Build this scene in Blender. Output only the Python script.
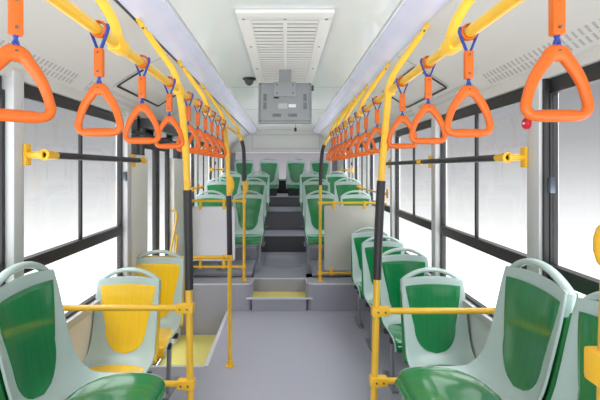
import bpy, bmesh, math, random
from mathutils import Vector, Matrix
random.seed(4)
S = bpy.context.scene
for o in list(bpy.data.objects): bpy.data.objects.remove(o)
COL = S.collection

# ------------------------------------------------------------ camera
EYE = 1.62
cd = bpy.data.cameras.new('camera'); cam = bpy.data.objects.new('camera', cd); COL.objects.link(cam)
cam.location = (0, 0, EYE); cam.rotation_euler = (math.radians(90), 0, 0)
cd.sensor_width = 36; cd.lens = 24; cd.clip_start = 0.02
cd.shift_x = 15/600; cd.shift_y = -31/600
S.camera = cam
# ------------------------------------------------------------ world: a lit white studio around the bus
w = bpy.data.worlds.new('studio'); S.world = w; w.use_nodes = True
nt = w.node_tree; N = nt.nodes; N.clear()
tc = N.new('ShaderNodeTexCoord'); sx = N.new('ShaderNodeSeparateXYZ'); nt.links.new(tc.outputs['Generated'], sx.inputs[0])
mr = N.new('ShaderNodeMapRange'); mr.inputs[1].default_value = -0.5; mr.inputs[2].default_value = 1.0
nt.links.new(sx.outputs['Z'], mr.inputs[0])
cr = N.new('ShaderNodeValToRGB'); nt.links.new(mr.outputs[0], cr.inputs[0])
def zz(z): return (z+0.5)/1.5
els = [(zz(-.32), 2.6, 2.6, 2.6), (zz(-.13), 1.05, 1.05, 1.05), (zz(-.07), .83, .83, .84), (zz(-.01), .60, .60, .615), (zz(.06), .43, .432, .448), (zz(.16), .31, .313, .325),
       (zz(.30), .285, .288, .30), (zz(.45), 1.6, 1.61, 1.64), (zz(.8), 5, 5, 5.1)]  # steep up and down ends raised as added fill for the interior
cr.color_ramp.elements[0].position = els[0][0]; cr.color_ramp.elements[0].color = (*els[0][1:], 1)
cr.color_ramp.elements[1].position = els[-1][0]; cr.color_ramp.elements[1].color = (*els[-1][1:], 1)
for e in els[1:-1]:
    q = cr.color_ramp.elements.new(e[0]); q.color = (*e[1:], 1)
# added fill: world brightened behind the camera to light the bus interior
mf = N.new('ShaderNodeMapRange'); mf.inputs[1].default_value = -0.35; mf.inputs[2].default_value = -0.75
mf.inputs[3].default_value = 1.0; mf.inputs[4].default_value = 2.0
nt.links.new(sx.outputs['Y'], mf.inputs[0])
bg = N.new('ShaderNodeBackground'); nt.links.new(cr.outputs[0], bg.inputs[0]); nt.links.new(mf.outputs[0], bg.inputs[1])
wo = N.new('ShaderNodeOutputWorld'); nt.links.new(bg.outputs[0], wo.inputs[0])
S.view_settings.view_transform = 'Standard'; S.view_settings.look = 'None'
S.view_settings.exposure = 0.14; S.view_settings.gamma = 1.0; S.view_settings.use_curve_mapping = False
STRIP = .17      # brightness of the two ceiling light strips

# ------------------------------------------------------------ materials
def srgb(c):
    return tuple(((x/255)/12.92 if x/255 <= .04045 else (((x/255)+.055)/1.055)**2.4) for x in c)
def mat(name, c, rough=.5, metal=0, var=.06, scale=12, bump=0, coat=0, emit=0, spec=.5, stretch=None):
    m = bpy.data.materials.new(name); m.use_nodes = True; t = m.node_tree; n = t.nodes
    b = n['Principled BSDF']; c = srgb(c)
    b.inputs['Roughness'].default_value = rough; b.inputs['Metallic'].default_value = metal
    b.inputs['Coat Weight'].default_value = coat; b.inputs['Coat Roughness'].default_value = .08
    b.inputs['Specular IOR Level'].default_value = spec
    tcn = n.new('ShaderNodeTexCoord'); nz = n.new('ShaderNodeTexNoise'); nz.inputs['Scale'].default_value = scale
    src = tcn.outputs['Object']
    if stretch:
        mp = n.new('ShaderNodeMapping'); mp.inputs['Scale'].default_value = stretch
        t.links.new(src, mp.inputs[0]); src = mp.outputs[0]
    t.links.new(src, nz.inputs['Vector'])
    r = n.new('ShaderNodeValToRGB'); t.links.new(nz.outputs[0], r.inputs[0])
    r.color_ramp.elements[0].position = .3; r.color_ramp.elements[1].position = .7
    r.color_ramp.elements[0].color = (*[x*(1-var) for x in c], 1); r.color_ramp.elements[1].color = (*[min(1, x*(1+var)) for x in c], 1)
    t.links.new(r.outputs[0], b.inputs['Base Color'])
    if bump:
        bp = n.new('ShaderNodeBump'); bp.inputs['Strength'].default_value = bump; bp.inputs['Distance'].default_value = .002
        t.links.new(nz.outputs[0], bp.inputs['Height']); t.links.new(bp.outputs[0], b.inputs['Normal'])
    if emit:
        t.links.new(r.outputs[0], b.inputs['Emission Color']); b.inputs['Emission Strength'].default_value = emit
    return m
M = dict(
 floor=mat('floor_vinyl', (166,167,180), .42, var=.035, scale=60, bump=.1),
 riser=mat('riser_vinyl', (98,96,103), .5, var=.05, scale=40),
 podium=mat('podium_vinyl', (160,161,173), .4, var=.04, scale=50),
 tread=mat('yellow_tread', (216,206,118), .5, var=.05, scale=60, bump=.3),
 nosing=mat('aluminium_nosing', (222,224,228), .35, .3, var=.02),
 wall=mat('wall_laminate', (234,234,236), .4, var=.015, scale=6),
 panel=mat('cream_panel', (236,236,228), .35, var=.015, scale=6),
 pillar=mat('pillar_grey', (200,202,204), .35, var=.015),
 ceil=mat('ceiling_panel', (216,222,222), .28, var=.012, scale=3, coat=.3),
 cove=mat('cove_panel', (206,205,202), .45, var=.01, scale=3),
 vent=mat('vent_plastic', (220,220,217), .5, var=.01),
 ventdark=mat('vent_shadow_gap', (96,92,90), .7, var=.02),
 slot=mat('slot_shadow', (170,168,166), .7, var=.02),
 strip=mat('light_diffuser', (205,206,226), .25, var=.04, scale=5, emit=STRIP, coat=.3),
 stripend=mat('strip_trim', (225,228,232), .25, .4, var=.01),
 black=mat('black_rubber', (38,38,40), .45, var=.06),
 sleeve=mat('black_grip', (42,40,44), .42, var=.08, scale=60, bump=.3),
 darktrim=mat('dark_trim', (46,44,44), .4, var=.05),
 yellow=mat('yellow_tube', (238,188,52), .28, var=.03, scale=20, coat=.3),
 yfit=mat('yellow_fitting', (244,190,46), .4, var=.03),
 orange=mat('orange_plastic', (214,98,10), .42, var=.03, scale=20, coat=.05),
 blue=mat('blue_webbing', (48,72,160), .8, var=.15, scale=200, bump=.4),
 mint=mat('mint_shell', (184,206,202), .3, var=.02, scale=8, coat=.2),
 green=mat('green_pad', (12,130,70), .22, var=.12, scale=9, coat=.8, stretch=(6,1,.3)),
 gback=mat('green_back_shell', (30,132,66), .35, var=.05),
 ypad=mat('yellow_pad', (255,206,40), .22, var=.05, scale=9, coat=.5, stretch=(6,1,.3)),
 steel=mat('grey_steel', (150,153,158), .35, .5, var=.03),
 dsteel=mat('dark_steel', (70,72,76), .45, .4, var=.04),
 screen=mat('monitor_grey', (142,147,150), .5, var=.02),
 screen_d=mat('monitor_dark', (74,78,84), .6, var=.03),
 plate=mat('mount_plate', (150,155,158), .45, .2, var=.02),
 sticker=mat('sticker_white', (226,228,228), .5, var=.01),
 stickg=mat('sticker_print', (176,178,180), .6, var=.05, scale=90),
 whiteboard=mat('white_board', (232,233,243), .3, var=.015, scale=4),
 greyboard=mat('grey_board', (196,198,188), .4, var=.02, scale=4),
 red=mat('red_plastic', (214,30,52), .35, var=.05),
 back=mat('rear_lining', (196,191,198), .5, var=.02, scale=4),
 screw=mat('screw_steel', (120,112,96), .3, .8, var=.05),
 chrome=mat('hinge_steel', (90,100,112), .25, .7, var=.05),
)
g = bpy.data.materials.new('window_glass'); g.use_nodes = True; t = g.node_tree; n = t.nodes; n.clear()
tr = n.new('ShaderNodeBsdfTransparent'); tr.inputs[0].default_value = (.985,.99,.99,1)
gl = n.new('ShaderNodeBsdfGlossy'); gl.inputs['Roughness'].default_value = .02
fr = n.new('ShaderNodeFresnel'); fr.inputs[0].default_value = 1.2
mx = n.new('ShaderNodeMixShader'); ou = n.new('ShaderNodeOutputMaterial')
nzg = n.new('ShaderNodeTexNoise'); nzg.inputs['Scale'].default_value = 1.5
mu = n.new('ShaderNodeMath'); mu.operation = 'MULTIPLY'; mu.inputs[1].default_value = .12
t.links.new(fr.outputs[0], mu.inputs[0]); nzg.location = (0, 0)
t.links.new(mu.outputs[0], mx.inputs[0]); t.links.new(tr.outputs[0], mx.inputs[1]); t.links.new(gl.outputs[0], mx.inputs[2]); t.links.new(mx.outputs[0], ou.inputs[0])
M['glass'] = g

g2 = g.copy(); g2.name = 'tinted_glass'; M['tint'] = g2
for nd in g2.node_tree.nodes:
    if nd.type == 'BSDF_TRANSPARENT': nd.inputs[0].default_value = (.80,.785,.805,1)

# ------------------------------------------------------------ helpers
class MB:
    def __init__(s): s.bm = bmesh.new()
    def box(s, x0, x1, y0, y1, z0, z1, bev=0):
        vs = [s.bm.verts.new((x, y, z)) for z in (z0, z1) for y in (y0, y1) for x in (x0, x1)]
        fs = [s.bm.faces.new([vs[i] for i in f]) for f in ((0,2,3,1),(4,5,7,6),(0,1,5,4),(2,6,7,3),(0,4,6,2),(1,3,7,5))]
        if bev:
            es = list({e for f in fs for e in f.edges})
            bmesh.ops.bevel(s.bm, geom=es, offset=bev, segments=2, affect='EDGES', profile=.6)
        return s
    def obox(s, p, q, wdir, wd, th, bev=0):
        """board from p to q, width wd along wdir, thickness th"""
        p, q = Vector(p), Vector(q); a = (q-p); L = a.length; a.normalize(); u = Vector(wdir); u = (u-a*u.dot(a)).normalized(); v = a.cross(u)
        b = MB(); b.box(-wd/2, wd/2, -th/2, th/2, 0, L, bev)
        mtx = Matrix((u, v, a)).transposed().to_4x4(); mtx.translation = p
        b.bm.transform(mtx); me = bpy.data.meshes.new('tmp'); b.bm.to_mesh(me); b.bm.free()
        s.bm.from_mesh(me); bpy.data.meshes.remove(me); return s
    def tube(s, pts, r, n=14, closed=False, cap=True, up=None, flat=None):
        P = [Vector(p) for p in pts]; K = len(P)
        tang = []
        for i in range(K):
            a = P[i-1] if (i > 0 or closed) else P[i]; b = P[(i+1) % K] if (i < K-1 or closed) else P[i]
            tang.append((b-a).normalized())
        if up is None:
            u0 = Vector((0,0,1)) if abs(tang[0].z) < .9 else Vector((0,1,0))
        else: u0 = Vector(up)
        rings = []; u = u0
        for i in range(K):
            t_ = tang[i]
            if up is not None: u = Vector(up)
            u = (u - t_*u.dot(t_)).normalized(); v = t_.cross(u)
            rr = r[i] if isinstance(r, (list, tuple)) else r
            ru, rv = rr if isinstance(rr, tuple) else (rr, rr)
            rings.append([s.bm.verts.new(P[i] + u*ru*math.cos(2*math.pi*k/n) + v*rv*math.sin(2*math.pi*k/n)) for k in range(n)])
        for i in range(K if closed else K-1):
            A, B = rings[i], rings[(i+1) % K]
            for k in range(n): s.bm.faces.new([A[k], A[(k+1) % n], B[(k+1) % n], B[k]])
        if cap and not closed:
            s.bm.faces.new(rings[0][::-1]); s.bm.faces.new(rings[-1])
        return s
    def cyl(s, p, q, r, n=16): return s.tube([p, q], r, n)
    def prism(s, prof, y0, y1, closed=True):
        """extrude an XZ profile along Y"""
        A = [s.bm.verts.new((x, y0, z)) for x, z in prof]; B = [s.bm.verts.new((x, y1, z)) for x, z in prof]
        K = len(prof)
        for i in range(K if closed else K-1):
            j = (i+1) % K; s.bm.faces.new([A[i], A[j], B[j], B[i]])
        if closed: s.bm.faces.new(A[::-1]); s.bm.faces.new(B)
        return s
    def build(s, name, m, parent=None, smooth=True, angle=35):
        bmesh.ops.recalc_face_normals(s.bm, faces=s.bm.faces)
        me = bpy.data.meshes.new(name); s.bm.to_mesh(me); s.bm.free()
        if smooth:
            for p in me.polygons: p.use_smooth = True
            me.set_sharp_from_angle(angle=math.radians(angle))
        me.materials.append(m)
        o = bpy.data.objects.new(name, me); COL.objects.link(o)
        if parent: o.parent = parent
        return o
def tag(o, label=None, cat=None, group=None, kind=None):
    if label: o['label'] = label
    if cat: o['category'] = cat
    if group: o['group'] = group
    if kind: o['kind'] = kind
    return o
def empty(name, loc=(0,0,0), rz=0):
    o = bpy.data.objects.new(name, None); COL.objects.link(o); o.location = loc; o.rotation_euler.z = rz; o.empty_display_size = .05
    return o
KIDS = {}
def kids(o): return [c for c in bpy.data.objects if c.parent == o]
def copy_tree(o, parent=None):
    c = o.copy(); COL.objects.link(c); c.parent = parent
    for ch in kids(o): copy_tree(ch, c)
    return c
def smooth_path(P, sub=6):
    P = [Vector(p) for p in P]; out = []
    for i in range(len(P)-1):
        p0 = P[max(i-1, 0)]; p1 = P[i]; p2 = P[i+1]; p3 = P[min(i+2, len(P)-1)]
        for k in range(sub):
            t_ = k/sub
            out.append(.5*((2*p1)+(p2-p0)*t_+(2*p0-5*p1+4*p2-p3)*t_*t_+(3*p1-p0-3*p2+p3)*t_**3))
    out.append(P[-1]); return out
def struct(mb, name, m, parent=None, smooth=True):
    o = mb.build(name, m, parent, smooth)
    if parent is None: o['kind'] = 'structure'
    return o
def sempty(name):
    o = empty(name); o['kind'] = 'structure'; return o

WL, WR = -1.24, 1.19
CH = EYE+.85
Y0, YB = -1.0, 9.15
# ============================================================ FLOOR AND STEPS
WX = -.645; WY0, WY1 = 3.29, 4.56
f = MB()
f.box(WX, WR, Y0, 4.8, -.06, 0); f.box(WL, WX, Y0, WY0, -.06, 0)
floor = struct(f, 'floor', M['floor'], smooth=False)
f = MB(); f.box(WL, WX, WY0, WY1, -.34, -.28); f.box(WX-.02, WX, WY0, WY1, -.28, -.06); f.box(WL, WX-.02, WY0-.02, WY0, -.28, -.06)
struct(f, 'door_well', M['podium'], smooth=False)
f = MB(); f.box(WL+.02, WX-.02, WY0, WY1, -.28, -.272); struct(f, 'floor_tread', M['tread'], smooth=False)
f = MB(); f.box(WX-.022, WX+.012, WY0-.012, WY1, 0, .004); f.box(WL, WX-.022, WY0-.03, WY0+.004, 0, .004)
struct(f, 'trim_1', M['nosing'], smooth=False)
# raised rear floor with recessed step and rounded shoulders
ax0, ax1 = -.375, .245; PZ = .31
def shoulder(xa, xb, rad_side):
    pts = []
    r = .09
    if rad_side > 0:   # round at xb (left podium, inner corner)
        pts = [(xa, 4.56), (xb-r, 4.56)] + [(xb-r+r*math.sin(a), 4.56+r-r*math.cos(a)) for a in [math.pi/2*k/8 for k in range(1, 9)]] + [(xb, 4.80), (xa, 4.80)]
    else:
        pts = [(xb, 4.80), (xa, 4.80), (xa, 4.56+r)] + [(xa+r-r*math.cos(a), 4.56+r-r*math.sin(a)) for a in [math.pi/2*k/8 for k in range(1, 9)]] + [(xb, 4.56)]
    return pts
def slab(mb, pts, z0, z1):
    A = [mb.bm.verts.new((x, y, z0)) for x, y in pts]; B = [mb.bm.verts.new((x, y, z1)) for x, y in pts]; K = len(pts)
    for i in range(K): mb.bm.faces.new([A[i], A[(i+1) % K], B[(i+1) % K], B[i]])
    mb.bm.faces.new(A[::-1]); mb.bm.faces.new(B)
f = MB()
slab(f, shoulder(WL, ax0, 1), -.28, PZ-.012); slab(f, shoulder(ax1, WR, -1), 0.0, PZ-.012)
f.box(WL, WR, 4.80, YB, -.06, PZ-.012)
struct(f, 'raised_floor', M['podium'])
f = MB(); 
slab(f, shoulder(WL, ax0, 1), PZ-.012, PZ); slab(f, shoulder(ax1, WR, -1), PZ-.012, PZ); f.box(ax0, ax1, 4.80, 4.812, PZ-.012, PZ+.002)
struct(f, 'trim_2', M['nosing'])
f = MB(); f.box(WL, ax0-.012, 4.60, 5.0, PZ, PZ+.002); f.box(ax1+.012, WR, 4.60, 5.0, PZ, PZ+.002); f.box(WL, WR, 4.83, 6.31, PZ, PZ+.002)
struct(f, 'floor_mat', M['floor'], smooth=False)
f = MB(); f.box(ax0, ax1, 4.56, 4.80, 0, .146); struct(f, 'step_block', M['podium'], smooth=False)
f = MB(); f.box(ax0, ax1, 4.585, 4.80, .146, .15); struct(f, 'step_tread', M['tread'], smooth=False)
f = MB(); f.box(ax0-.07, ax1+.07, 4.548, 4.585, .136, .152); struct(f, 'trim_3', M['nosing'], smooth=False)
# aisle steps up to the rear
AX0, AX1 = -.40, .33
def level(y0, y1, z0, z1, x0=AX0, x1=AX1, n='aisle_step'):
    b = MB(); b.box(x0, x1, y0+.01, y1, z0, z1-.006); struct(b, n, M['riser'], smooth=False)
    b = MB(); b.box(x0, x1, y0, y1, z1-.006, z1); struct(b, 'aisle_tread', M['podium'], smooth=False)
level(6.31, 8.2, PZ, .5625); level(6.93, 8.2, .5625, .885); level(7.84, 9.1, .885, 1.07, -.9, .8)
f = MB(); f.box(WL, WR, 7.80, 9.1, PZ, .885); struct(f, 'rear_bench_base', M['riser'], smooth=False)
for i, (y0, y1, z1) in enumerate(((4.86, 5.55, .365), (5.55, 6.75, .52), (6.75, 7.80, .615))):
    for x0, x1, s in ((WL, AX0, 1), (AX1, WR, -1)):
        b = MB(); b.box(x0, x1, y0, y1, PZ, z1, .008); struct(b, 'seat_plinth', M['podium'])
# floor hatch outline
f = MB(); a, b_, c, d = -.29, .22, 5.35, 6.1
for q in ((a, b_, c, c+.012), (a, b_, d-.012, d), (a, a+.008, c, d), (b_-.008, b_, c, d)): f.box(*q, PZ+.002, PZ+.006)
struct(f, 'trim_4', M['steel'], smooth=False)
# wheel arch boxes at the front
for s, W_ in ((-1, WL), (1, WR)):
    b = MB(); x0, x1 = sorted((W_, s*.66)); b.box(x0, x1, Y0, 1.86, 0, .275, .015); struct(b, 'wheel_arch', M['podium'])

# ============================================================ WALLS
ZB, ZM0, ZM1, ZT, ZH = .77, 1.125, 1.192, 1.97, 2.03
T = .05
def wallbox(mb, side, y0, y1, z0, z1, inset=0.0, th=T):
    if side < 0: mb.box(WL-th, WL+inset, y0, y1, z0, z1)
    else: mb.box(WR-inset, WR+th, y0, y1, z0, z1)
winL = [(-.9, 1.765, .9), (1.838, 3.04, 2.43), (4.86, 5.42, None), (5.56, 6.72, 6.1), (6.86, 8.1, 7.45)]
winR = [(-.9, 1.805, .9), (1.90, 3.05, 2.49), (3.14, 4.29, 3.70), (4.37, 5.55, 5.02), (5.67, 6.75, 6.2), (6.87, 8.1, 7.45)]
# lower walls
for side, nm in ((-1, 'wall_left'), (1, 'wall_right')):
    b = MB()
    if side < 0:
        wallbox(b, side, Y0, 3.125, -.06, ZB); wallbox(b, side, 4.30, YB, -.34, ZB)
        wallbox(b, side, 8.1, YB, ZB, 2.6); wallbox(b, side, Y0, 3.125, ZH, 2.6); wallbox(b, side, 4.8, 8.1, ZH, 2.6); wallbox(b, side, 3.125, 4.8, 2.08, 2.6)
    else:
        wallbox(b, side, Y0, YB, -.06, ZB); wallbox(b, side, 8.1, YB, ZB, 2.6); wallbox(b, side, Y0, 8.1, ZH, 2.6)
    wallbox(b, side, Y0, Y0+.1, ZB, 2.03)
    struct(b, nm, M['wall'], smooth=False)
# ledge below the glass
tn = 5
for side, (ya, yb) in ((-1, (Y0, 3.12)), (1, (Y0, 4.5)), (-1, (4.82, 8.1)), (1, (4.5, 8.1))):
    b = MB()
    if side < 0: b.box(WL, WL+.035, ya, yb, ZB-.05, ZB, .008)
    else: b.box(WR-.035, WR, ya, yb, ZB-.05, ZB, .008)
    struct(b, 'trim_%d' % tn, M['pillar']); tn += 1
# pillars
def pillar(side, y0, y1, depth=.05, z0=ZB, z1=2.06):
    global tn
    b = MB()
    xa, xb = (WL-T, WL+depth) if side < 0 else (WR-depth, WR+T)
    b.box(xa, xb, y0, y1, z0, z1, .012)
    struct(b, 'trim_%d' % tn, M['pillar']); tn += 1
for ws, side in ((winL, -1), (winR, 1)):
    for i in range(len(ws)-1):
        a, b_ = ws[i][1], ws[i+1][0]
        if side < 0 and i == 1: pillar(side, 3.04, 3.12, .045, ZB, 2.06); continue
        pillar(side, a, b_, .045)
# windows
wn = 1
def window(side, y0, y1, div):
    global wn
    r = sempty('window_%d' % wn); wn += 1
    X = WL if side < 0 else WR
    def bx(mb, a, b_, z0, z1, d0=-.03, d1=.006, bev=.003):
        xa, xb = sorted((X+side*-d1, X+side*-d0)); mb.box(xa, xb, a, b_, z0, z1, bev)
    fm = MB(); t_ = .020
    bx(fm, y0, y0+t_, ZB, ZT); bx(fm, y1-t_, y1, ZB, ZT); bx(fm, y0+t_, y1-t_, ZT-.012, ZH); bx(fm, y0+t_, y1-t_, ZB, ZB+.018)
    fm.build('window_frame', M['black'], r)
    tm = MB(); bx(tm, y0+t_, y1-t_, ZM0, ZM1, d1=.012); tm.build('transom', M['darktrim'], r)
    if div:
        dm = MB(); bx(dm, div-.010, div+.010, ZM1, ZT-.012, -.012, .006); dm.build('mullion', M['black'], r)
    for a, b_, z0, z1 in (((y0+t_, div-.013, ZM1, ZT-.012), (div+.013, y1-t_, ZM1, ZT-.012)) if div else ((y0+t_, y1-t_, ZM1, ZT-.012),)) + ((y0+t_, y1-t_, ZB+.018, ZM0),):
        pm = MB(); bx(pm, a, b_, z0, z1, -.008, -.004, 0); pm.build('pane', M['glass'], r, smooth=False)
    return r
for a in winL: window(-1, *a)
for a in winR: window(1, *a)
b = MB(); b.box(WR-.03, WR, 1.79, 1.805, ZB, 2.03, .004); struct(b, 'trim_%d' % tn, M['black']); tn += 1
# pull catches on the sliding panes
def catch(side, y, z, label):
    X = WL if side < 0 else WR
    b = MB(); b.box(*sorted((X-side*.02, X-side*.045)), y-.014, y+.014, z-.035, z+.035, .006)
    tag(b.build('window_catch', M['chrome']), label, 'window catch')
catch(1, 1.74, 1.55, 'grey catch on the dark frame below the large right handle')
catch(-1, 3.02, 1.565, 'small dark catch on the far frame of the left window')
# header strip above windows with air slots, cove, ceiling
for side, nm in ((-1, 'left'), (1, 'right')):
    X = WL if side < 0 else WR
    def P(x, z): return (X + side*-(x), z)     # x = distance inboard
    inb = abs(X)
    # black header lining already in window frames; now the duct
    prof = [(0, ZH-.005), (.03, ZH-.005), (.035, 2.075), (.115, 2.155), (.125, 2.17), (.23, 2.24), (.36, 2.315), (.455, 2.36), (inb-.735, 2.385), (inb-.735, 2.56), (0, 2.56)]
    b = MB(); b.prism([P(x, z) for x, z in prof], Y0, 8.72)
    cove = struct(b, 'ceiling_cove', M['cove'])
    b = MB(); nS = 0
    y = .6
    d = Vector((.08, .08)).normalized()
    while y < 7.9:
        if not (3.2 < y < 4.8 and side < 0) and (y % 1.1) > .16:
            for k in (0.0, 1.0):
                cx, cz = .062+.028*k, 2.102+.028*k
                p = P(cx-.011, cz-.011); q = P(cx+.011, cz+.011)
                b.obox((p[0], y, p[1]), (q[0], y, q[1]), (0,1,0), .012, .004)
        y += .034
    b.build('air_slots', M['slot'], cove, smooth=False)
    # panel seams
    b = MB()
    for yy in (1.22, 2.62, 4.0, 5.4, 6.8):
        for (a, c) in zip(prof[3:8], prof[4:9]):
            p = P(*a); q = P(*c)
            b.obox((p[0], yy, p[1]), (q[0], yy, q[1]), (0,1,0), .006, .003)
    struct(b, 'trim_%d' % tn, M['steel'], smooth=False); tn += 1
# access hatches in the coves : dark framed rectangles
def cove_pt(side, x, y, lift=.004):
    X = WL if side < 0 else WR; inb = abs(X)
    prof = [(.035, 2.075), (.115, 2.155), (.125, 2.17), (.23, 2.24), (.36, 2.315), (.455, 2.36), (inb-.735, 2.385)]
    for (a, c) in zip(prof, prof[1:]):
        if a[0] <= x <= c[0]:
            z = a[1]+(c[1]-a[1])*(x-a[0])/(c[0]-a[0]); return Vector((X-side*x, y, z-lift))
def cove_hatch(side, y0, y1, x0, x1, label):
    r = empty('cove_hatch', cove_pt(side, (x0+x1)/2, (y0+y1)/2)); inv = r.location.copy()
    b = MB()
    for a, c in (((x0, y0), (x1, y0)), ((x0, y1), (x1, y1)), ((x0, y0), (x0, y1)), ((x1, y0), (x1, y1))):
        p, q = cove_pt(side, *a), cove_pt(side, *c)
        w_ = (0,1,0) if abs(p.y-q.y) < .01 else (cove_pt(side, x1, y0)-cove_pt(side, x0, y0))
        b.obox(p-inv, q-inv, w_, .014, .006)
    b.build('hatch_frame', M['darktrim'], r, smooth=False)
    tag(r, label, 'hatch')
cove_hatch(-1, 2.65, 3.5, .13, .34, 'dark framed hatch in the left cove behind the straps')
cove_hatch(1, 2.65, 3.5, .12, .33, 'dark framed hatch in the right cove behind the straps')
f = MB(); f.box(-.70, .70, Y0, 8.72, CH, CH+.06); f.box(WL-.05, -.68, Y0, 8.72, 2.5, 2.6); f.box(.68, WR+.05, Y0, 8.72, 2.5, 2.6)
f.box(WL-.05, WR+.05, 8.72, YB, 2.5, 2.6)
struct(f, 'ceiling', M['ceil'], smooth=False)
f = MB()
for yy in (1.9, 4.15, 5.7, 7.6): f.box(-.6, .6, yy, yy+.006, CH-.002, CH)
struct(f, 'trim_%d' % tn, M['steel'], smooth=False); tn += 1
# light strips
for side, nm in ((-1, 'left'), (1, 'right')):
    r = empty('light_strip', (side*.67, Y0, CH-.05))
    i = 0
    for ya, yb in ((0, 2.2), (2.2, 4.62), (4.62, 7.2), (7.2, 9.70)):
        b = MB(); prof = [(-.075, .048), (-.04, .010), (.0, -.018), (.04, -.036), (.078, -.046), (.078, -.02), (-.06, .05)]
        b.prism([(side*x, z) for x, z in prof], ya+.004, yb-.004); b.build('diffuser', M['strip'], r)
    b = MB(); prof = [(-.088, .05), (-.078, .040), (-.066, .042), (-.07, .05)]
    b.prism([(side*x, z) for x, z in prof], 0, 9.70); b.build('inner_trim', M['stripend'], r)
    b = MB(); b.box(*sorted((side*.078, side*.092)), 0, 9.70, -.05, -.018); b.build('outer_trim', M['black'], r)
    tag(r, 'long lilac light strip along the %s edge of the ceiling' % nm, 'ceiling light')
# ============================================================ REAR END
b = MB(); b.box(WL-.05, WR+.05, 9.1, YB+.05, .3, 1.38); b.box(WL-.05, WR+.05, 9.1, YB+.05, 2.02, 2.6); b.box(WL-.05, WL+.12, 9.1, YB+.05, 1.38, 2.02); b.box(WR-.12, WR+.05, 9.1, YB+.05, 1.38, 2.02); struct(b, 'wall_back', M['back'], smooth=False)
d = sempty('window_%d' % wn); wn += 1
b = MB(); b.box(WL+.12, WR-.12, 9.12, 9.126, 1.38, 2.02); b.build('pane', M['tint'], d, smooth=False)
b = MB(); b.box(WL+.12, WR-.12, 9.10, 9.13, 1.38, 1.40); b.box(WL+.12, WR-.12, 9.10, 9.13, 2.0, 2.02); b.build('window_frame', M['black'], d, smooth=False)
b = MB(); b.box(WL, WR, 8.72, 9.1, 1.985, 2.5, .02); struct(b, 'rear_bulkhead', M['cove'])
b = MB()
for q in ((-.72, .76, 2.36, 2.368), (-.72, .76, 2.06, 2.068), (-.72, -.712, 2.06, 2.368), (.752, .76, 2.06, 2.368)): b.box(q[0], q[1], 8.714, 8.72, q[2], q[3])
struct(b, 'trim_%d' % tn, M['steel'], smooth=False); tn += 1
b = MB(); b.box(WL, WR, 9.04, 9.1, 1.36, 1.40, .01); struct(b, 'trim_%d' % tn, M['nosing']); tn += 1
b = MB(); b.box(WL, WR, 9.06, 9.1, .885, 1.36); struct(b, 'rear_kick_panel', M['black'], smooth=False)

# ============================================================ DOOR (left, between two cream panels)
b = MB(); b.box(WL-.03, WL+.05, 3.125, 3.47, -.28, 1.735, .006); struct(b, 'door_post_panel', M['panel'])
b = MB(); b.box(WL-.03, WL+.05, 4.30, 4.70, -.28, 1.735, .006); struct(b, 'door_post_panel', M['panel'])
d = sempty('door_1')
b = MB(); b.box(WL-.03, WL+.03, 3.47, 4.30, 1.86, 2.08, .006); b.box(WL-.03, WL+.06, 3.13, 4.8, 1.90, 1.925); b.box(WL-.02, WL+.035, 3.26, 3.33, 1.735, 2.06); b.box(WL-.02, WL+.035, 4.5, 4.62, 1.735, 2.06)
b.build('door_header', M['black'], d)
for (ya, yb) in ((3.49, 3.90), (3.91, 4.30)):
    b = MB(); t_ = .05
    b.box(WL-.04, WL, ya, ya+t_, -.27, 1.86, .005); b.box(WL-.04, WL, yb-t_, yb, -.27, 1.86, .005)
    b.box(WL-.04, WL, ya+t_, yb-t_, 1.80, 1.86, .005); b.box(WL-.04, WL, ya+t_, yb-t_, -.27, -.17, .005)
    b.build('door_leaf_frame', M['black'], d)
    b = MB(); b.box(WL-.024, WL-.018, ya+t_, yb-t_, -.17, 1.80); b.build('pane', M['glass'], d, smooth=False)
b = MB(); b.tube(smooth_path([(WL+.02, 4.30, 1.17), (WL+.07, 4.30, 1.15), (WL+.075, 4.25, 1.02), (WL+.075, 3.98, .66), (WL+.075, 3.92, .50), (WL+.02, 3.92, .44)]), .011, 10)
b.build('door_handle', M['yellow'], d)
b = MB(); b.tube(smooth_path([(WL+.02, 4.33, .92), (WL+.07, 4.33, .90), (WL+.075, 4.28, .78), (WL+.075, 4.12, .46), (WL+.02, 4.10, .40)]), .011, 10)
b.build('door_handle', M['yellow'], d)
# door drive gear behind the straps
r = empty('door_gear', (WL+.10, 3.9, 1.99))
b = MB(); b.box(-.06, .05, -.6, .85, -.03, .05, .006); b.build('gear_cover', M['dsteel'], r)
for ya in (-.35, .25):
    b = MB(); b.box(-.03, .03, ya, ya+.2, -.075, -.03, .006); b.build('gear_motor', M['pillar'], r)
tag(r, 'grey door drive gear mounted above the black side door', 'door mechanism')

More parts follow.
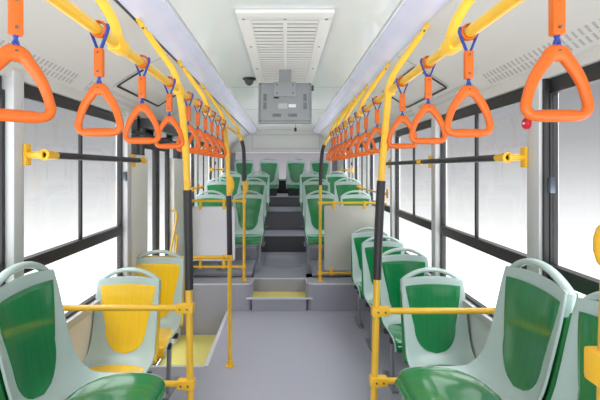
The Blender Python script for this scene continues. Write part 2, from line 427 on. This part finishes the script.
# ============================================================ SEATS
# profile of the seat (y, z): front lip -> seat -> bend -> back top
PR = [(-.25,.335), (-.248,.368), (-.222,.393), (-.15,.398), (-.05,.390), (.05,.384), (.115,.392), (.165,.425), (.195,.49), (.212,.57), (.225,.66), (.238,.74), (.250,.82), (.262,.895)]
HW = [.202, .208, .210, .211, .212, .214, .215, .213, .209, .207, .207, .208, .207, .200]
CURL = [.0, .004, .010, .018, .026, .036, .055, .062, .052, .040, .030, .024, .018, .012]
def seat_frame():
    P = [Vector((0, y, z)) for y, z in PR]; sp = smooth_path(P, 4)
    K = len(sp); hw = []; cu = []
    for i in range(K):
        t_ = i/4; a = int(min(t_, len(HW)-2)); fr_ = t_-a
        hw.append(HW[a]*(1-fr_)+HW[a+1]*fr_); cu.append(CURL[a]*(1-fr_)+CURL[a+1]*fr_)
    nrm = []
    for i in range(K):
        d_ = (sp[min(i+1, K-1)]-sp[max(i-1, 0)]).normalized(); nrm.append(Vector((0, -d_.z, d_.y)))   # faces the sitter
    return sp, hw, cu, nrm
SP, HWs, CU, NR = seat_frame(); SK = len(SP)
def surf(i, u, lift=0.0):
    """i float row index, u in [-1..1] of half width"""
    a = int(max(0, min(i, SK-1.001))); fr_ = i-a; b_ = min(a+1, SK-1)
    p = SP[a].lerp(SP[b_], fr_); h = HWs[a]*(1-fr_)+HWs[b_]*fr_; c = CU[a]*(1-fr_)+CU[b_]*fr_; nn = NR[a].lerp(NR[b_], fr_).normalized()
    return p + Vector((u*h, 0, 0)) + nn*(c*abs(u)**3.2 + lift)
def seat_shell_mesh():
    bm = bmesh.new(); NU = 20; rows = []
    for i in range(SK):
        rows.append([bm.verts.new(surf(i, -1+2*k/NU)) for k in range(NU+1)])
    # arched top edge
    for k in range(NU+1):
        u = -1+2*k/NU; rows[-1][k].co.z += .022*(1-u*u)-.004; rows[-2][k].co.z += .010*(1-u*u)
        for rr in (rows[0], rows[1]): rr[k].co.y += .014*abs(u)**5
    for i in range(SK-1):
        for k in range(NU): bm.faces.new([rows[i][k], rows[i][k+1], rows[i+1][k+1], rows[i+1][k]])
    bmesh.ops.recalc_face_normals(bm, faces=bm.faces)
    # ensure normals face the sitter
    f0 = bm.faces[len(bm.faces)//2]; bm.normal_update()
    if sum(fa.normal.z for fa in list(bm.faces)[:NU*8]) < 0: bmesh.ops.reverse_faces(bm, faces=bm.faces)
    return bm
def solid(o, th, off=-1, bev=0, moff=0, rim=0):
    m = o.modifiers.new('solid', 'SOLIDIFY'); m.thickness = th; m.offset = off; m.use_even_offset = True
    m.material_offset = moff; m.material_offset_rim = rim
    if bev:
        b = o.modifiers.new('bev', 'BEVEL'); b.width = bev; b.segments = 2; b.limit_method = 'ANGLE'; b.angle_limit = math.radians(50)
def mk(bm, name, m, parent):
    me = bpy.data.meshes.new(name); bm.to_mesh(me); bm.free()
    for p in me.polygons: p.use_smooth = True
    me.materials.append(m); o = bpy.data.objects.new(name, me); COL.objects.link(o); o.parent = parent; return o
def grid_pad(i0, i1, wfun, lift, ni=22, nu=14):
    bm = bmesh.new(); rows = []
    for a in range(ni+1):
        t_ = a/ni; i = i0+(i1-i0)*t_; hwid = wfun(t_)
        rows.append([bm.verts.new(surf(i, hwid*(-1+2*k/nu), lift)) for k in range(nu+1)])
    for a in range(ni):
        for k in range(nu): bm.faces.new([rows[a][k], rows[a][k+1], rows[a+1][k+1], rows[a+1][k]])
    bmesh.ops.remove_doubles(bm, verts=bm.verts, dist=1e-5)
    bm.normal_update()
    return bm, rows
def make_seat(col, kind):
    root = empty('bus_seat')
    pm = M['green'] if col == 'green' else M['ypad']; bk = M['gback'] if col == 'green' else M['ypad']
    sh = mk(seat_shell_mesh(), 'seat_shell', M['mint'], root)
    solid(sh, .010, 1, .003)
    # coloured rear shell sits behind the back
    bm, rows = grid_pad(24, SK-1, lambda t_: .975, -.012)
    rs = mk(bm, 'rear_shell', bk, root); solid(rs, .030, -1, .008)
    # back pad: tongue, wide at the top
    def wf(t_):
        if t_ < .42: return max(.02, .64*math.sqrt(max(0, 1-(1-t_/.42)**2)))+.0 
        return .64+(.875-.64)*((t_-.42)/.58)**.85
    bm, rows = grid_pad(29, SK-3.6, wf, .0125, 26, 14)
    # arch the pad's top edge
    for k, v in enumerate(rows[-1]):
        u = -1+2*k/14; v.co.z += .012*(1-u*u)
    bp = mk(bm, 'back_pad', pm, root)
    if sum(p.normal.y for p in bp.data.polygons) > 0: bp.data.flip_normals()
    solid(bp, .007, -1, .002)
    # cushion
    def wc(t_):
        return .95 if t_ < .55 else .95*math.sqrt(max(.0, 1-((t_-.55)/.45)**2.2))+.01
    bm, rows = grid_pad(.6, 23.5, wc, .013, 26, 14)
    cu = mk(bm, 'cushion', pm, root)
    if sum(p.normal.z for p in cu.data.polygons) < 0: cu.data.flip_normals()
    solid(cu, .012, -1, .004)
    b = MB(); b.tube([(-.175, -.250, .358), (-.185, -.254, .358), (.185, -.254, .358)][1:], (.026, .014), 12, up=(0,0,1)); b.build('front_roll', pm, root)
    # grab handle: arch over the top
    top = surf(SK-1, 0); yb_ = top.y
    pts = []
    for k in range(25):
        q = -1+2*k/24; x = .191*q
        pts.append((x, yb_+.004, .882+.072*(1-abs(q)**2.1)))
    pts = [(-.190, yb_-.004, .80), (-.190, yb_-.001, .85)] + pts + [(.190, yb_-.001, .85), (.190, yb_-.004, .80)]
    b = MB(); b.tube(pts, [(.020, .0145)]*len(pts), 12, up=(0,1,0)); b.build('grab_handle', M['mint'], root)
    if kind == 'leg':
        b = MB()
        b.box(-.20, .20, -.12, -.08, .335, .365, .004); b.box(-.20, .20, .06, .10, .335, .365, .004); b.box(-.13, -.10, -.16, .14, .35, .378, .004); b.box(.10, .13, -.16, .14, .35, .378, .004)
        b.build('seat_frame', M['dsteel'], root)
        b = MB(); b.obox((-.175, -.09, .015), (-.175, -.06, .35), (0,1,0), .05, .022, .004); b.build('leg', M['steel'], root)
        b = MB(); b.box(-.20, -.15, -.17, .13, 0, .018, .006); b.build('foot', M['steel'], root)
    elif kind == 'legR':
        b = MB()
        b.box(-.20, .20, -.12, -.08, .335, .365, .004); b.box(-.20, .20, .06, .10, .335, .365, .004)
        b.build('seat_frame', M['dsteel'], root)
        b = MB(); b.obox((.175, -.09, .015), (.175, -.06, .35), (0,1,0), .05, .022, .004); b.build('leg', M['steel'], root)
        b = MB(); b.box(.15, .20, -.17, .13, 0, .018, .006); b.build('foot', M['steel'], root)
    else:
        b = MB(); b.box(-.17, .17, -.14, .14, .03, .35, .015); b.build('seat_box', M['dsteel'], root)
        b = MB(); b.box(-.20, .20, -.16, .16, 0, .03, .006); b.build('seat_base', M['steel'], root)
    return root
protos = {}
def seat(col, kind, x, yback, z, rz, label, group=None, scale=None):
    key = (col, kind)
    if key not in protos: protos[key] = make_seat(col, kind); o = protos[key]
    else: o = copy_tree(protos[key])
    if rz == 0: o.location = (x, yback-.275, z)
    else: o.location = (x, yback, z)
    o.rotation_euler.z = rz
    tag(o, label, 'seat', group); return o
HP = math.pi/2
G1 = 'green seats facing the aisle'; G2 = 'green seats in the right front row file'; G3 = 'green seats on the raised rear floor'; G4 = 'yellow priority seats'
seat('green', 'box', .785, 1.66, .275, -HP, 'large green and grey seat at bottom right, turned sideways to the aisle', G1)
seat('green', 'box', .785, 1.205, .275, -HP, 'cropped green seat at the right picture edge beside the near yellow pole', G1)
seat('green', 'box', -.80, 1.60, .275, HP, 'large green and grey seat at bottom left, turned sideways to the aisle', G1)
seat('green', 'box', -.80, 1.145, .275, HP, 'sliver of a green seat in the bottom left picture corner', G1)
seat('yellow', 'leg', -1.027+.0, 2.66, 0, 0, 'nearer yellow seat on the left, just behind the low yellow bar', G4)
seat('yellow', 'legR', -1.014, 3.24, 0, 0, 'farther yellow seat on the left, next to the door opening', G4)
for i, (x, yb_, lb) in enumerate(((.968, 2.66, 'nearest of the four green right seats facing the camera, behind the yellow bar'), (.974, 3.33, 'second nearest of the four green right seats in the file'),
        (.955, 3.94, 'third green seat of the right file, partly behind the black pole grip'), (.945, 4.50, 'farthest green seat of the right file, in front of the grey board'))):
    seat('green', 'leg', x, yb_, 0, 0, lb, G2)
rowlab = ['first raised row, behind the screens', 'second raised row', 'third raised row']
for (yb_, z), rl in zip(((5.40, .365), (6.10, .52), (7.35, .615)), rowlab):
    for x, xl in ((-.49, 'aisle green seat left of the aisle in the '), (-1.0, 'window green seat at the left wall in the '), (.475, 'aisle green seat right of the aisle in the '), (.95, 'window green seat at the right wall in the ')):
        seat('green', 'leg' if x > 0 else 'legR', x, yb_, z, 0, xl+rl, G3)
for x, xl in ((-.87, 'dark green seat at the left end of the rear bench row'), (-.345, 'dark green seat left of the centre gap in the rear row'), (.235, 'dark green seat right of the centre gap in the rear row'), (.75, 'dark green seat at the right end of the rear bench row')):
    seat('green', 'box', x, 8.60, .885, 0, xl, 'green seats of the rearmost row')

# ============================================================ HAND RAILS
R = .0175
def fitting_bolt(b, p, nrm=(0,-1,0), r=.005):
    p = Vector(p); b.cyl(p, p+Vector(nrm)*.004, r, 8)
def connector(parent, x, y, z, dirx, r=.024, L=.065, extra=False):
    """T clamp on a pole: collar + socket with two bolts"""
    b = MB(); b.box(x-r, x+r, y-r, y+r, z-r*1.04, z+r*1.04, .008)
    b.box(*sorted((x, x+dirx*L)), y-r*.92, y+r*.92, z-.022, z+.022, .008)
    c = b.build('clamp', M['yfit'], parent)
    b = MB()
    for k in (.006, .042): fitting_bolt(b, (x+dirx*k, y-r, z))
    b.build('bolt', M['screw'], c)
    return c
def rail(side):
    nm = 'left' if side < 0 else 'right'
    root = empty('overhead_rail', (side*.54, 0, 2.02)); off = root.location
    b = MB(); b.cyl((0, -.6, 0), (0, 4.70, 0), R, 20); b.build('rail_tube', M['yellow'], root)
    ys = (1.30, 2.03, 2.80, 3.55, 4.69) if side < 0 else (1.30, 2.07, 2.85, 3.58, 4.2, 4.69)
    for y in ys:
        pole = abs(y-2.05) < .1 or y > 4.6
        lean = .0
        # the support tube rises from the rail, bends outwards to the cove edge
        pts = [(-.0, y, -.02), (-.002, y, .03), (side*.03, y, .105), (side*.095, y, .20), (side*.155, y, .285)]
        b = MB(); b.tube(smooth_path(pts, 5), R*.95, 14); st = b.build('support_tube', M['yellow'], root)
        b = MB(); b.obox((side*.145, y, .268), (side*.205, y, .358), (0,1,0), .042, .022, .006); br = b.build('bracket', M['yfit'], root)
        b = MB(); q = Vector((side*.173, y, .307)); nn = Vector((-side*.83, 0, -.55)) ; b.cyl(q, q+Vector((-side*.8, -.0, .5)).normalized()*.014, .007, 10); b.cyl(q+Vector((0,-.021,0)), q+Vector((0,-.025,0)), .006, 8); b.build('bolt', M['screw'], br)
        b = MB(); b.box(-.022, .022, y-.04, y+.04, -.024, .022, .010); b.build('clamp', M['yfit'], root)
    tag(root, 'yellow overhead hand rail on the %s with support tubes up to the cove' % nm, 'hand rail')
rail(-1); rail(1)

def pole(name_label, pts, sleeve, z0, conn=(), bars=(), foot=False, bell=None, big=1, sleeve_r=.022, r=R):
    """pts: centre line; sleeve: (za, zb) black grip; bars: (z, x_end, dirx)"""
    P = [Vector(p) for p in pts]; base = Vector((P[0].x, P[0].y, z0))
    root = empty('stanchion_pole', base)
    Q = [p-base for p in smooth_path(P, 6)]
    b = MB(); b.tube(Q, r, 18); b.build('pole_tube', M['yellow'], root)
    def xat(z):
        for a, c in zip(Q, Q[1:]):
            if a.z <= z <= c.z: return a.lerp(c, (z-a.z)/max(1e-6, c.z-a.z))
        return Q[0] if z < Q[0].z else Q[-1]
    if sleeve:
        za, zb = sleeve[0]-z0, sleeve[1]-z0
        b = MB(); b.tube([xat(za+(zb-za)*k/14) for k in range(15)], sleeve_r, 18); b.build('grip_sleeve', M['sleeve'], root)
    for z, xe, kind in bars:
        p = xat(z-z0); dx = 1 if xe > base.x else -1
        b = MB(); b.cyl((p.x, p.y, z-z0), (xe-base.x, p.y, z-z0), .0155, 16); b.build('cross_bar', M['yellow'], root)
        connector(root, p.x, p.y, z-z0, dx, .024*big)
    if bell:
        zb_, dx, hh = bell; p = xat(zb_-z0); b = MB()
        b.tube([(p.x+dx*.004, p.y, p.z-hh), (p.x+dx*.012, p.y, p.z-hh*.8), (p.x+dx*.022, p.y, p.z-hh*.3), (p.x+dx*.022, p.y, p.z+hh*.3), (p.x+dx*.012, p.y, p.z+hh*.8), (p.x+dx*.004, p.y, p.z+hh)], [.019, .023, .026, .026, .023, .019], 16)
        b.build('bell_push', M['yfit'], root)
    if foot:
        b = MB(); b.tube([(0,0,0), (0,0,.008), (0,0,.012), (0,0,.05)], [.036, .036, .024, .023], 20); b.build('floor_flange', M['yfit'], root)
    tag(root, name_label, 'pole'); return root
# near poles
pole('yellow pole with black grip at left, joined to two low bars', [(-.475, 2.03, 0), (-.485, 2.03, .8), (-.495, 2.03, 1.5), (-.515, 2.03, 1.85), (-.54, 2.03, 2.03)], (1.01, 1.513), 0,
     bars=((.915, WL, 0), (.53, -.98, 0)))
pole('yellow pole with black grip at right, joined to two low bars', [(.438, 2.03, 0), (.455, 2.03, .6), (.468, 2.03, 1.1), (.485, 2.03, 1.5), (.50, 2.03, 1.72), (.53, 2.04, 2.03)], (1.062, 1.56), 0,
     bars=((.90, WR, 0), (.545, .98, 0)))
pole('yellow pole with black grip near the door, flange on the main floor', [(-.452, 3.29, 0), (-.455, 3.29, .9), (-.462, 3.29, 1.4), (-.475, 3.29, 1.75), (-.50, 3.38, 1.90), (-.54, 3.55, 2.03)], (.915, 1.40), 0,
     bars=((.892, WL+.03, 0),), foot=True, bell=(1.49, 1, .065))
pole('yellow pole with black upper grip standing on the left raised floor', [(-.48, 4.69, PZ), (-.478, 4.69, 1.4), (-.482, 4.69, 1.8), (-.505, 4.69, 1.94), (-.54, 4.69, 2.03)], (1.475, 1.95), PZ, foot=True, bell=(1.41, 1, .07))
pole('yellow pole with black upper grip standing on the right raised floor', [(.41, 4.69, PZ), (.415, 4.69, 1.4), (.43, 4.69, 1.75), (.46, 4.69, 1.90), (.54, 4.69, 2.03)], (1.43, 1.90), PZ, foot=True)
pole('cropped yellow pole at the right picture edge beside the sideways seats', [(.492, .62, 0), (.498, .62, .8), (.508, .62, 1.4), (.53, .62, 1.8), (.535, .62, 2.03)], (.93, 1.245), 0,
     bars=((1.31, 1.19, 0),), bell=(1.50, -.12, .03), big=1.08)
# bulge joint on that pole and on others
# ============================================================ SCREENS behind the poles
def screen(label, x0, x1, z0, z1, y, m, ztop, zbot, xp, xe, clx_t, clx_b):
    root = empty('partition_screen', ((x0+x1)/2, y, z0)); o = root.location
    b = MB(); b.box(x0-o.x, x1-o.x, -.008, .008, 0, z1-z0, .003); bd = b.build('board', m, root)
    b = MB()
    for q in ((x0, x1, z0, z0+.012), (x0, x1, z1-.012, z1), (x0, x0+.010, z0, z1), (x1-.010, x1, z0, z1)): b.box(q[0]-o.x, q[1]-o.x, -.011, .011, q[2]-z0, q[3]-z0)
    b.build('board_edge', M['nosing'] if m is M['whiteboard'] else M['greyboard'], root)
    for zz_ in (ztop, zbot):
        b = MB(); b.cyl((xp-o.x, 0, zz_-z0), (xe-o.x, 0, zz_-z0), .0155, 14); rl = b.build('cross_bar', M['yellow'], root)
        b = MB(); b.box(xp-o.x-.024, xp-o.x+.024, -.024, .024, zz_-z0-.022, zz_-z0+.022, .006); b.build('clamp', M['yfit'], root)
        for cx in (clx_t if zz_ == ztop else clx_b):
            b = MB(); za, zb = (z1-z0-.035, zz_-z0+.02) if zz_ == ztop else (zz_-z0-.02, .035+0)
            b.box(cx-o.x-.017, cx-o.x+.017, -.02, .014, za, zb, .006); b.build('clip', M['yfit'], root)
    tag(root, label, 'partition')
screen('white partition board clipped between two yellow bars, left of the aisle', -1.085, -.585, .545, 1.18, 4.69, M['whiteboard'], 1.246, .473, -.48, WL, (-.99, -.715), (-.99, -.715))
screen('plain grey partition board clipped between two yellow bars, right of the aisle', .46, 1.06, .435, 1.19, 4.69, M['greyboard'], 1.222, .40, .41, WR, (.57, .93), (.545, .95))

# ============================================================ WINDOW GRAB BARS
def grab(side, y0, y1, z, inset, label, m='sleeve', ends=True, mid=None):
    X = (WL if side < 0 else WR); x = X-side*inset
    root = empty('window_grab_bar', (x, y0, z))
    b = MB(); b.cyl((0, 0, 0), (0, y1-y0, 0), .012, 14); b.build('bar_tube', M['yellow'], root)
    if m == 'sleeve':
        segs = ((.10, y1-y0-.07),) if mid is None else ((.10, mid-y0-.05), (mid-y0+.05, y1-y0-.06))
        for a, c in segs:
            b = MB(); b.cyl((0, a, 0), (0, c, 0), .018, 16); b.build('grip_sleeve', M['sleeve'], root)
    if ends:
        for yy, dr in ([(0, 1), (y1-y0, -1)] + ([(mid-y0, 0)] if mid else [])):
            b = MB(); b.tube([(0, yy+dr*-.0, 0), (0, yy+dr*.05, 0), (0, yy+dr*.10, 0)] if dr else [(0, yy-.05, 0), (0, yy, 0), (0, yy+.05, 0)], [.026, .022, .018] if dr else [.019, .026, .019], 14)
            b.cyl((0, yy, 0), (side*(inset-.058), yy, 0), .017, 12)
            b.box(*sorted((side*(inset-.045), side*(inset-.062))), yy-.02, yy+.02, -.05, .05, .006)
            k = b.build('end_bracket', M['yfit'], root)
    tag(root, label, 'grab bar')
grab(-1, 1.84, 3.14, 1.685, .13, 'black padded grab bar across the left window with yellow end brackets')
grab(1, 1.90, 4.36, 1.675, .13, 'long black padded grab bar across two right windows with yellow brackets', mid=3.13)
grab(1, 4.45, 6.0, 1.345, .10, 'thin yellow grab bar low across a rear right window', m='y')
grab(1, 6.75, 8.0, 1.60, .10, 'thin yellow grab bar at the rearmost right window', m='y')
grab(-1, 4.95, 5.5, 1.37, .10, 'thin yellow grab bar low across a rear left window', m='y')
grab(-1, 6.3, 7.4, 1.61, .10, 'thin yellow grab bar at the rearmost left window', m='y')

# ============================================================ STRAP HANDLES
def make_strap():
    """origin at the rail centre"""
    root = empty('strap_handle')
    b = MB()      # ring round the rail
    b.tube([(.0215*math.cos(2*math.pi*k/20), 0, .0215*math.sin(2*math.pi*k/20)) for k in range(20)], [(.011, .004)]*20, 10, closed=True, up=(0,1,0)); b.build('rail_ring', M['orange'], root)
    b = MB()      # webbing loop over the ring and down to the buckle
    b.tube([(.003, 0, -.062), (.011, 0, -.042), (.022, 0, -.014), (.0275, 0, .004), (.025, 0, .014)], [(.008, .0032)]*5, 8, up=(0,1,0)); b.build('webbing', M['blue'], root); b = MB()
    b.tube([(-.003, 0, -.062), (-.011, 0, -.042), (-.022, 0, -.014), (-.0275, 0, .004), (-.025, 0, .014)], [(.008, .0032)]*5, 8, up=(0,1,0))
    b.build('webbing', M['blue'], root); b = MB()
    b.tube([(-.005, 0, -.13), (.004, 0, -.152), (.002, 0, -.165)], [(.006, .0032)]*3, 8, up=(0,1,0)); b.build('webbing', M['blue'], root); b = MB(); b.tube([(.005, 0, -.13), (-.004, 0, -.152), (-.002, 0, -.165)], [(.006, .0032)]*3, 8, up=(0,1,0))
    b.build('webbing', M['blue'], root)
    b = MB(); b.box(-.0125, .0125, -.009, .009, -.137, -.055, .004); bk = b.build('buckle', M['orange'], root)
    for z in (-.068, -.122):
        b = MB(); b.cyl((0, -.009, z), (0, -.0115, z), .0035, 8); b.build('rivet', M['screw'], bk)
    # triangular grip ring
    zt, zb_ = -.155, -.305
    def corner(cx, cz, r, a0, a1, n): return [(cx+r*math.cos(math.radians(a0+(a1-a0)*k/n)), cz+r*math.sin(math.radians(a0+(a1-a0)*k/n))) for k in range(n+1)]
    ri = .0095
    pth = []; rad = []
    c1 = corner(.042, zb_+.010+.020, .020, -90, 15, 6); c2 = corner(0, zt-.014-.024, .022, 28, 152, 10); c3 = corner(-.042, zb_+.010+.020, .020, 165, 270, 6)
    n_ = 9; xa, za = c1[-1]; xb, zb2 = c2[0]
    side1 = [(xa+(xb-xa)*k/n_+.006*math.sin(math.pi*k/n_), za+(zb2-za)*k/n_+.003*math.sin(math.pi*k/n_)) for k in range(1, n_)]
    side2 = [(-x, z) for x, z in side1][::-1]
    bot = [(-.042+.084*k/6, zb_+.010) for k in range(1, 6)]
    segs = [(c1, lambda k, n: .0105), (side1, lambda k, n: .0100+.003*k/n), (c2, lambda k, n: .0130+.005*math.sin(math.pi*k/n)), (side2, lambda k, n: .0130-.003*k/n), (c3, lambda k, n: .0105), (bot, lambda k, n: .0125)]
    for seg, fn in segs:
        for k, p in enumerate(seg): pth.append((p[0], 0, p[1])); rad.append((.0095, fn(k, max(1, len(seg)-1))))
    # widen the crown
    b = MB(); b.tube(pth, rad, 12, closed=True, up=(0,1,0))
    o = b.build('grip_ring', M['orange'], root, angle=180)
    b = MB(); b.cyl((0, -.0075, zt-.014), (0, -.0092, zt-.014), .0035, 10); b.build('grip_screw', M['dsteel'], root)
    return root
SPROTO = make_strap(); used = False
lefts = [.79, 1.145, 1.49, 1.84, 2.20, 2.44, 2.67, 2.91, 3.16, 3.42]
rights = [.79, 1.17, 1.50, 1.83, 2.33, 2.65, 2.94, 3.24, 3.55, 3.82, 4.08, 4.33, 4.55]
ordn = ['nearest', 'second nearest', 'third nearest', 'fourth nearest', 'fifth nearest', 'sixth nearest', 'seventh nearest', 'eighth nearest', 'ninth nearest', 'tenth nearest', 'eleventh nearest', 'twelfth nearest', 'farthest']
for side, ys in ((-1, lefts), (1, rights)):
    nm = 'left' if side < 0 else 'right'
    for i, y in enumerate(ys):
        o = copy_tree(SPROTO) if used else SPROTO; used = True
        o.location = (side*(.532 if side < 0 else .537), y, 2.02); 
        o.rotation_euler.z = random.uniform(-.08, .08)
        if side < 0 and i == 0: o.rotation_euler.z = math.radians(44)
        od = ordn[i] if i < len(ys)-1 else 'farthest'
        ex = ', cropped by the picture edge' if (side < 0 and i == 0) else ''
        tag(o, 'orange triangular strap handle, %s on the %s overhead rail%s' % (od, nm, ex), 'strap handle', 'orange strap handles on the %s rail' % nm)

# ============================================================ CEILING VENT, MONITOR, SMALL THINGS
def vent(label, x0, x1, y0, y1, nsl, name='ceiling_vent', drop=.022):
    root = empty(name, ((x0+x1)/2, (y0+y1)/2, CH)); w2 = (x1-x0)/2; l2 = (y1-y0)/2
    b = MB(); m_ = .075
    b.box(-w2, w2, -l2, -l2+m_*1.5, -drop, 0, .01); b.box(-w2, w2, l2-m_, l2, -drop, 0, .01); b.box(-w2, -w2+m_, -l2+m_*1.5-.01, l2-m_+.01, -drop, 0, .01); b.box(w2-m_, w2, -l2+m_*1.5-.01, l2-m_+.01, -drop, 0, .01)
    b.build('vent_frame', M['vent'], root)
    b = MB(); b.box(-.012, .012, -l2+m_, l2-m_, -drop+.002, -.004, .003); b.build('centre_bar', M['vent'], root)
    b = MB(); b.box(-w2+m_, w2-m_, -l2+m_, l2-m_, -.004, -.001); b.build('vent_backing', M['ventdark'], root)
    b = MB(); ya = -l2+m_*1.5; yb_ = l2-m_
    for k in range(nsl):
        y = ya+(yb_-ya)*(k+.5)/nsl; st = (yb_-ya)/nsl
        for xa, xb in ((-w2+m_, -.012), (.012, w2-m_)):
            b.obox((xa, y, -drop*.8), (xb, y, -drop*.8), (0, 1, -.02), st*.66, .003)
    b.build('louvre_slats', M['vent'], root, smooth=False)
    for cx, yy in [(sx_*(w2-.035), yy) for sx_ in (-1, 1) for yy in (-l2+.09, -l2*.35, l2*.3, l2-.09)] + [(0, -l2+.09)]:
        b = MB(); b.cyl((cx, yy, -drop), (cx, yy, -drop-.004), .008, 10); b.build('screw', M['steel'], root)
    tag(root, label, 'air vent')
vent('large white louvred air vent in the ceiling over the aisle', -.265, .265, 2.12, 3.93, 26)
root = empty('roof_hatch', (-.06, 7.0, CH)); 
b = MB(); b.box(-.36, .36, -.45, .45, -.045, 0, .015); b.build('hatch_lid', M['vent'], root)
b = MB(); b.box(-.10, .10, -.475, -.45, -.04, -.01, .004); b.build('latch', M['pillar'], root)
b = MB(); b.box(-.30, -.26, -.49, -.44, -.055, -.02, .004); b.box(.26, .30, -.49, -.44, -.055, -.02, .004); b.build('handle', M['dsteel'], root)
tag(root, 'white roof hatch in the ceiling behind the hanging monitor', 'hatch')

root = empty('ceiling_monitor', (0, 3.32, 2.17)); root.rotation_euler.x = math.radians(-6)
b = MB(); b.box(-.223, .223, -.0, .05, -.172, .172, .012); hs = b.build('housing', M['screen'], root)
b = MB(); b.box(-.205, .205, -.022, 0, -.155, .155, .014); b.build('rear_cover', M['screen'], root)
b = MB(); b.box(-.19, .19, .05, .056, -.14, .14); b.build('display', M['black'], root, smooth=False)
b = MB(); b.box(-.092, .092, -.034, -.022, .045, .168, .004); pl = b.build('mount_plate', M['plate'], root)
b = MB()
for x in (-.065, .065):
    for z in (.072, .142): b.cyl((x, -.034, z), (x, -.038, z), .006, 10)
b.build('bolt', M['screen_d'], pl)
b = MB(); b.box(-.05, .05, .012, .045, .15, .315, .004); b.build('mount_arm', M['plate'], root)
for cx in (-.065, .065):
    b = MB()
    for k in range(8): b.box(cx-.036+k*.009, cx-.031+k*.009, -.0232, -.021, -.125, -.098)
    b.build('cooling_slots', M['screen_d'], root, smooth=False)
for cx in (-.165, .165):
    for zc in (.035, -.035):
        b = MB()
        for k in range(6): b.box(cx-.014, cx+.014, -.0232, -.021, zc-.025+k*.010, zc-.020+k*.010)
        b.build('cooling_slots', M['screen_d'], root, smooth=False)
b = MB(); b.box(-.055, .02, -.0235, -.022, -.055, -.012); b.build('rating_label', M['stickg'], root, smooth=False)
b = MB(); b.box(.03, .09, -.0235, -.022, -.045, -.018); b.build('barcode_label', M['sticker'], root, smooth=False)
b = MB(); b.box(-.092, -.05, -.024, -.022, .030, .044); b.build('socket', M['black'], root, smooth=False)
b = MB(); b.box(.222, .240, .0, .04, .11, .15, .004); b.build('lock', M['dsteel'], root)
b = MB()
for x in (-.205, .205):
    for z in (-.155, .155): b.cyl((x, .0, z), (x, -.004, z), .006, 10)
b.build('screw', M['screen_d'], root)
tag(root, 'grey monitor seen from behind, hanging from the ceiling over the aisle', 'monitor')

root = empty('dome_camera', (-.335, 3.75, CH))
b = MB(); b.tube([(0,0,0), (0,0,-.012), (0,0,-.022)], [.062, .062, .045], 20); b.build('camera_base', M['black'], root)
b = MB(); b.tube([(0,0,-.02), (0,0,-.045), (0,0,-.062), (0,0,-.07)], [.042, .038, .022, .004], 18); b.build('camera_dome', M['dsteel'], root)
tag(root, 'small black dome camera on the ceiling left of the monitor', 'camera')
root = empty('hanging_sensor', (.14, 5.4, CH))
b = MB(); b.cyl((0,0,0), (0,0,-.30), .0025, 8); b.build('wire', M['dsteel'], root)
b = MB(); b.tube([(0,0,-.29), (0,0,-.30), (0,0,-.335), (0,0,-.345)], [.008, .018, .018, .010], 14); b.build('sensor_body', M['black'], root)
tag(root, 'tiny black sensor hanging on a wire below the rear ceiling', 'sensor')
root = empty('emergency_button', (WR-.045, 1.885, 1.835))
b = MB(); b.tube([(0,0,0), (-.012,0,0), (-.018,0,0)], [.028, .028, .022], 20); b.build('red_disc', M['red'], root)
b = MB(); b.cyl((-.018,0,0), (-.023,0,0), .006, 10); b.build('knob', M['sticker'], root)
tag(root, 'round red emergency button on the right window pillar', 'button')
root = empty('emergency_button', (WR-.05, 6.81, 1.71))
b = MB(); b.tube([(0,0,0), (-.012,0,0), (-.018,0,0)], [.028, .028, .022], 20); b.build('red_disc', M['red'], root)
tag(root, 'small red emergency button on a rear right pillar', 'button')
root = empty('emergency_button', (WL+.05, 6.79, 1.72))
b = MB(); b.tube([(0,0,0), (.012,0,0), (.018,0,0)], [.028, .028, .022], 20); b.build('red_disc', M['red'], root)
tag(root, 'small red emergency button on a rear left pillar', 'button')
# wall screws
for side, X in ((-1, WL), (1, WR)):
    b = MB()
    for y, z in ((2.25, .60), (2.25, .45), (2.75, .60), (2.75, .45)): b.cyl((X, y, z), (X-side*.003, y, z), .007, 8)
    struct(b, 'trim_%d' % tn, M['screw']); tn += 1
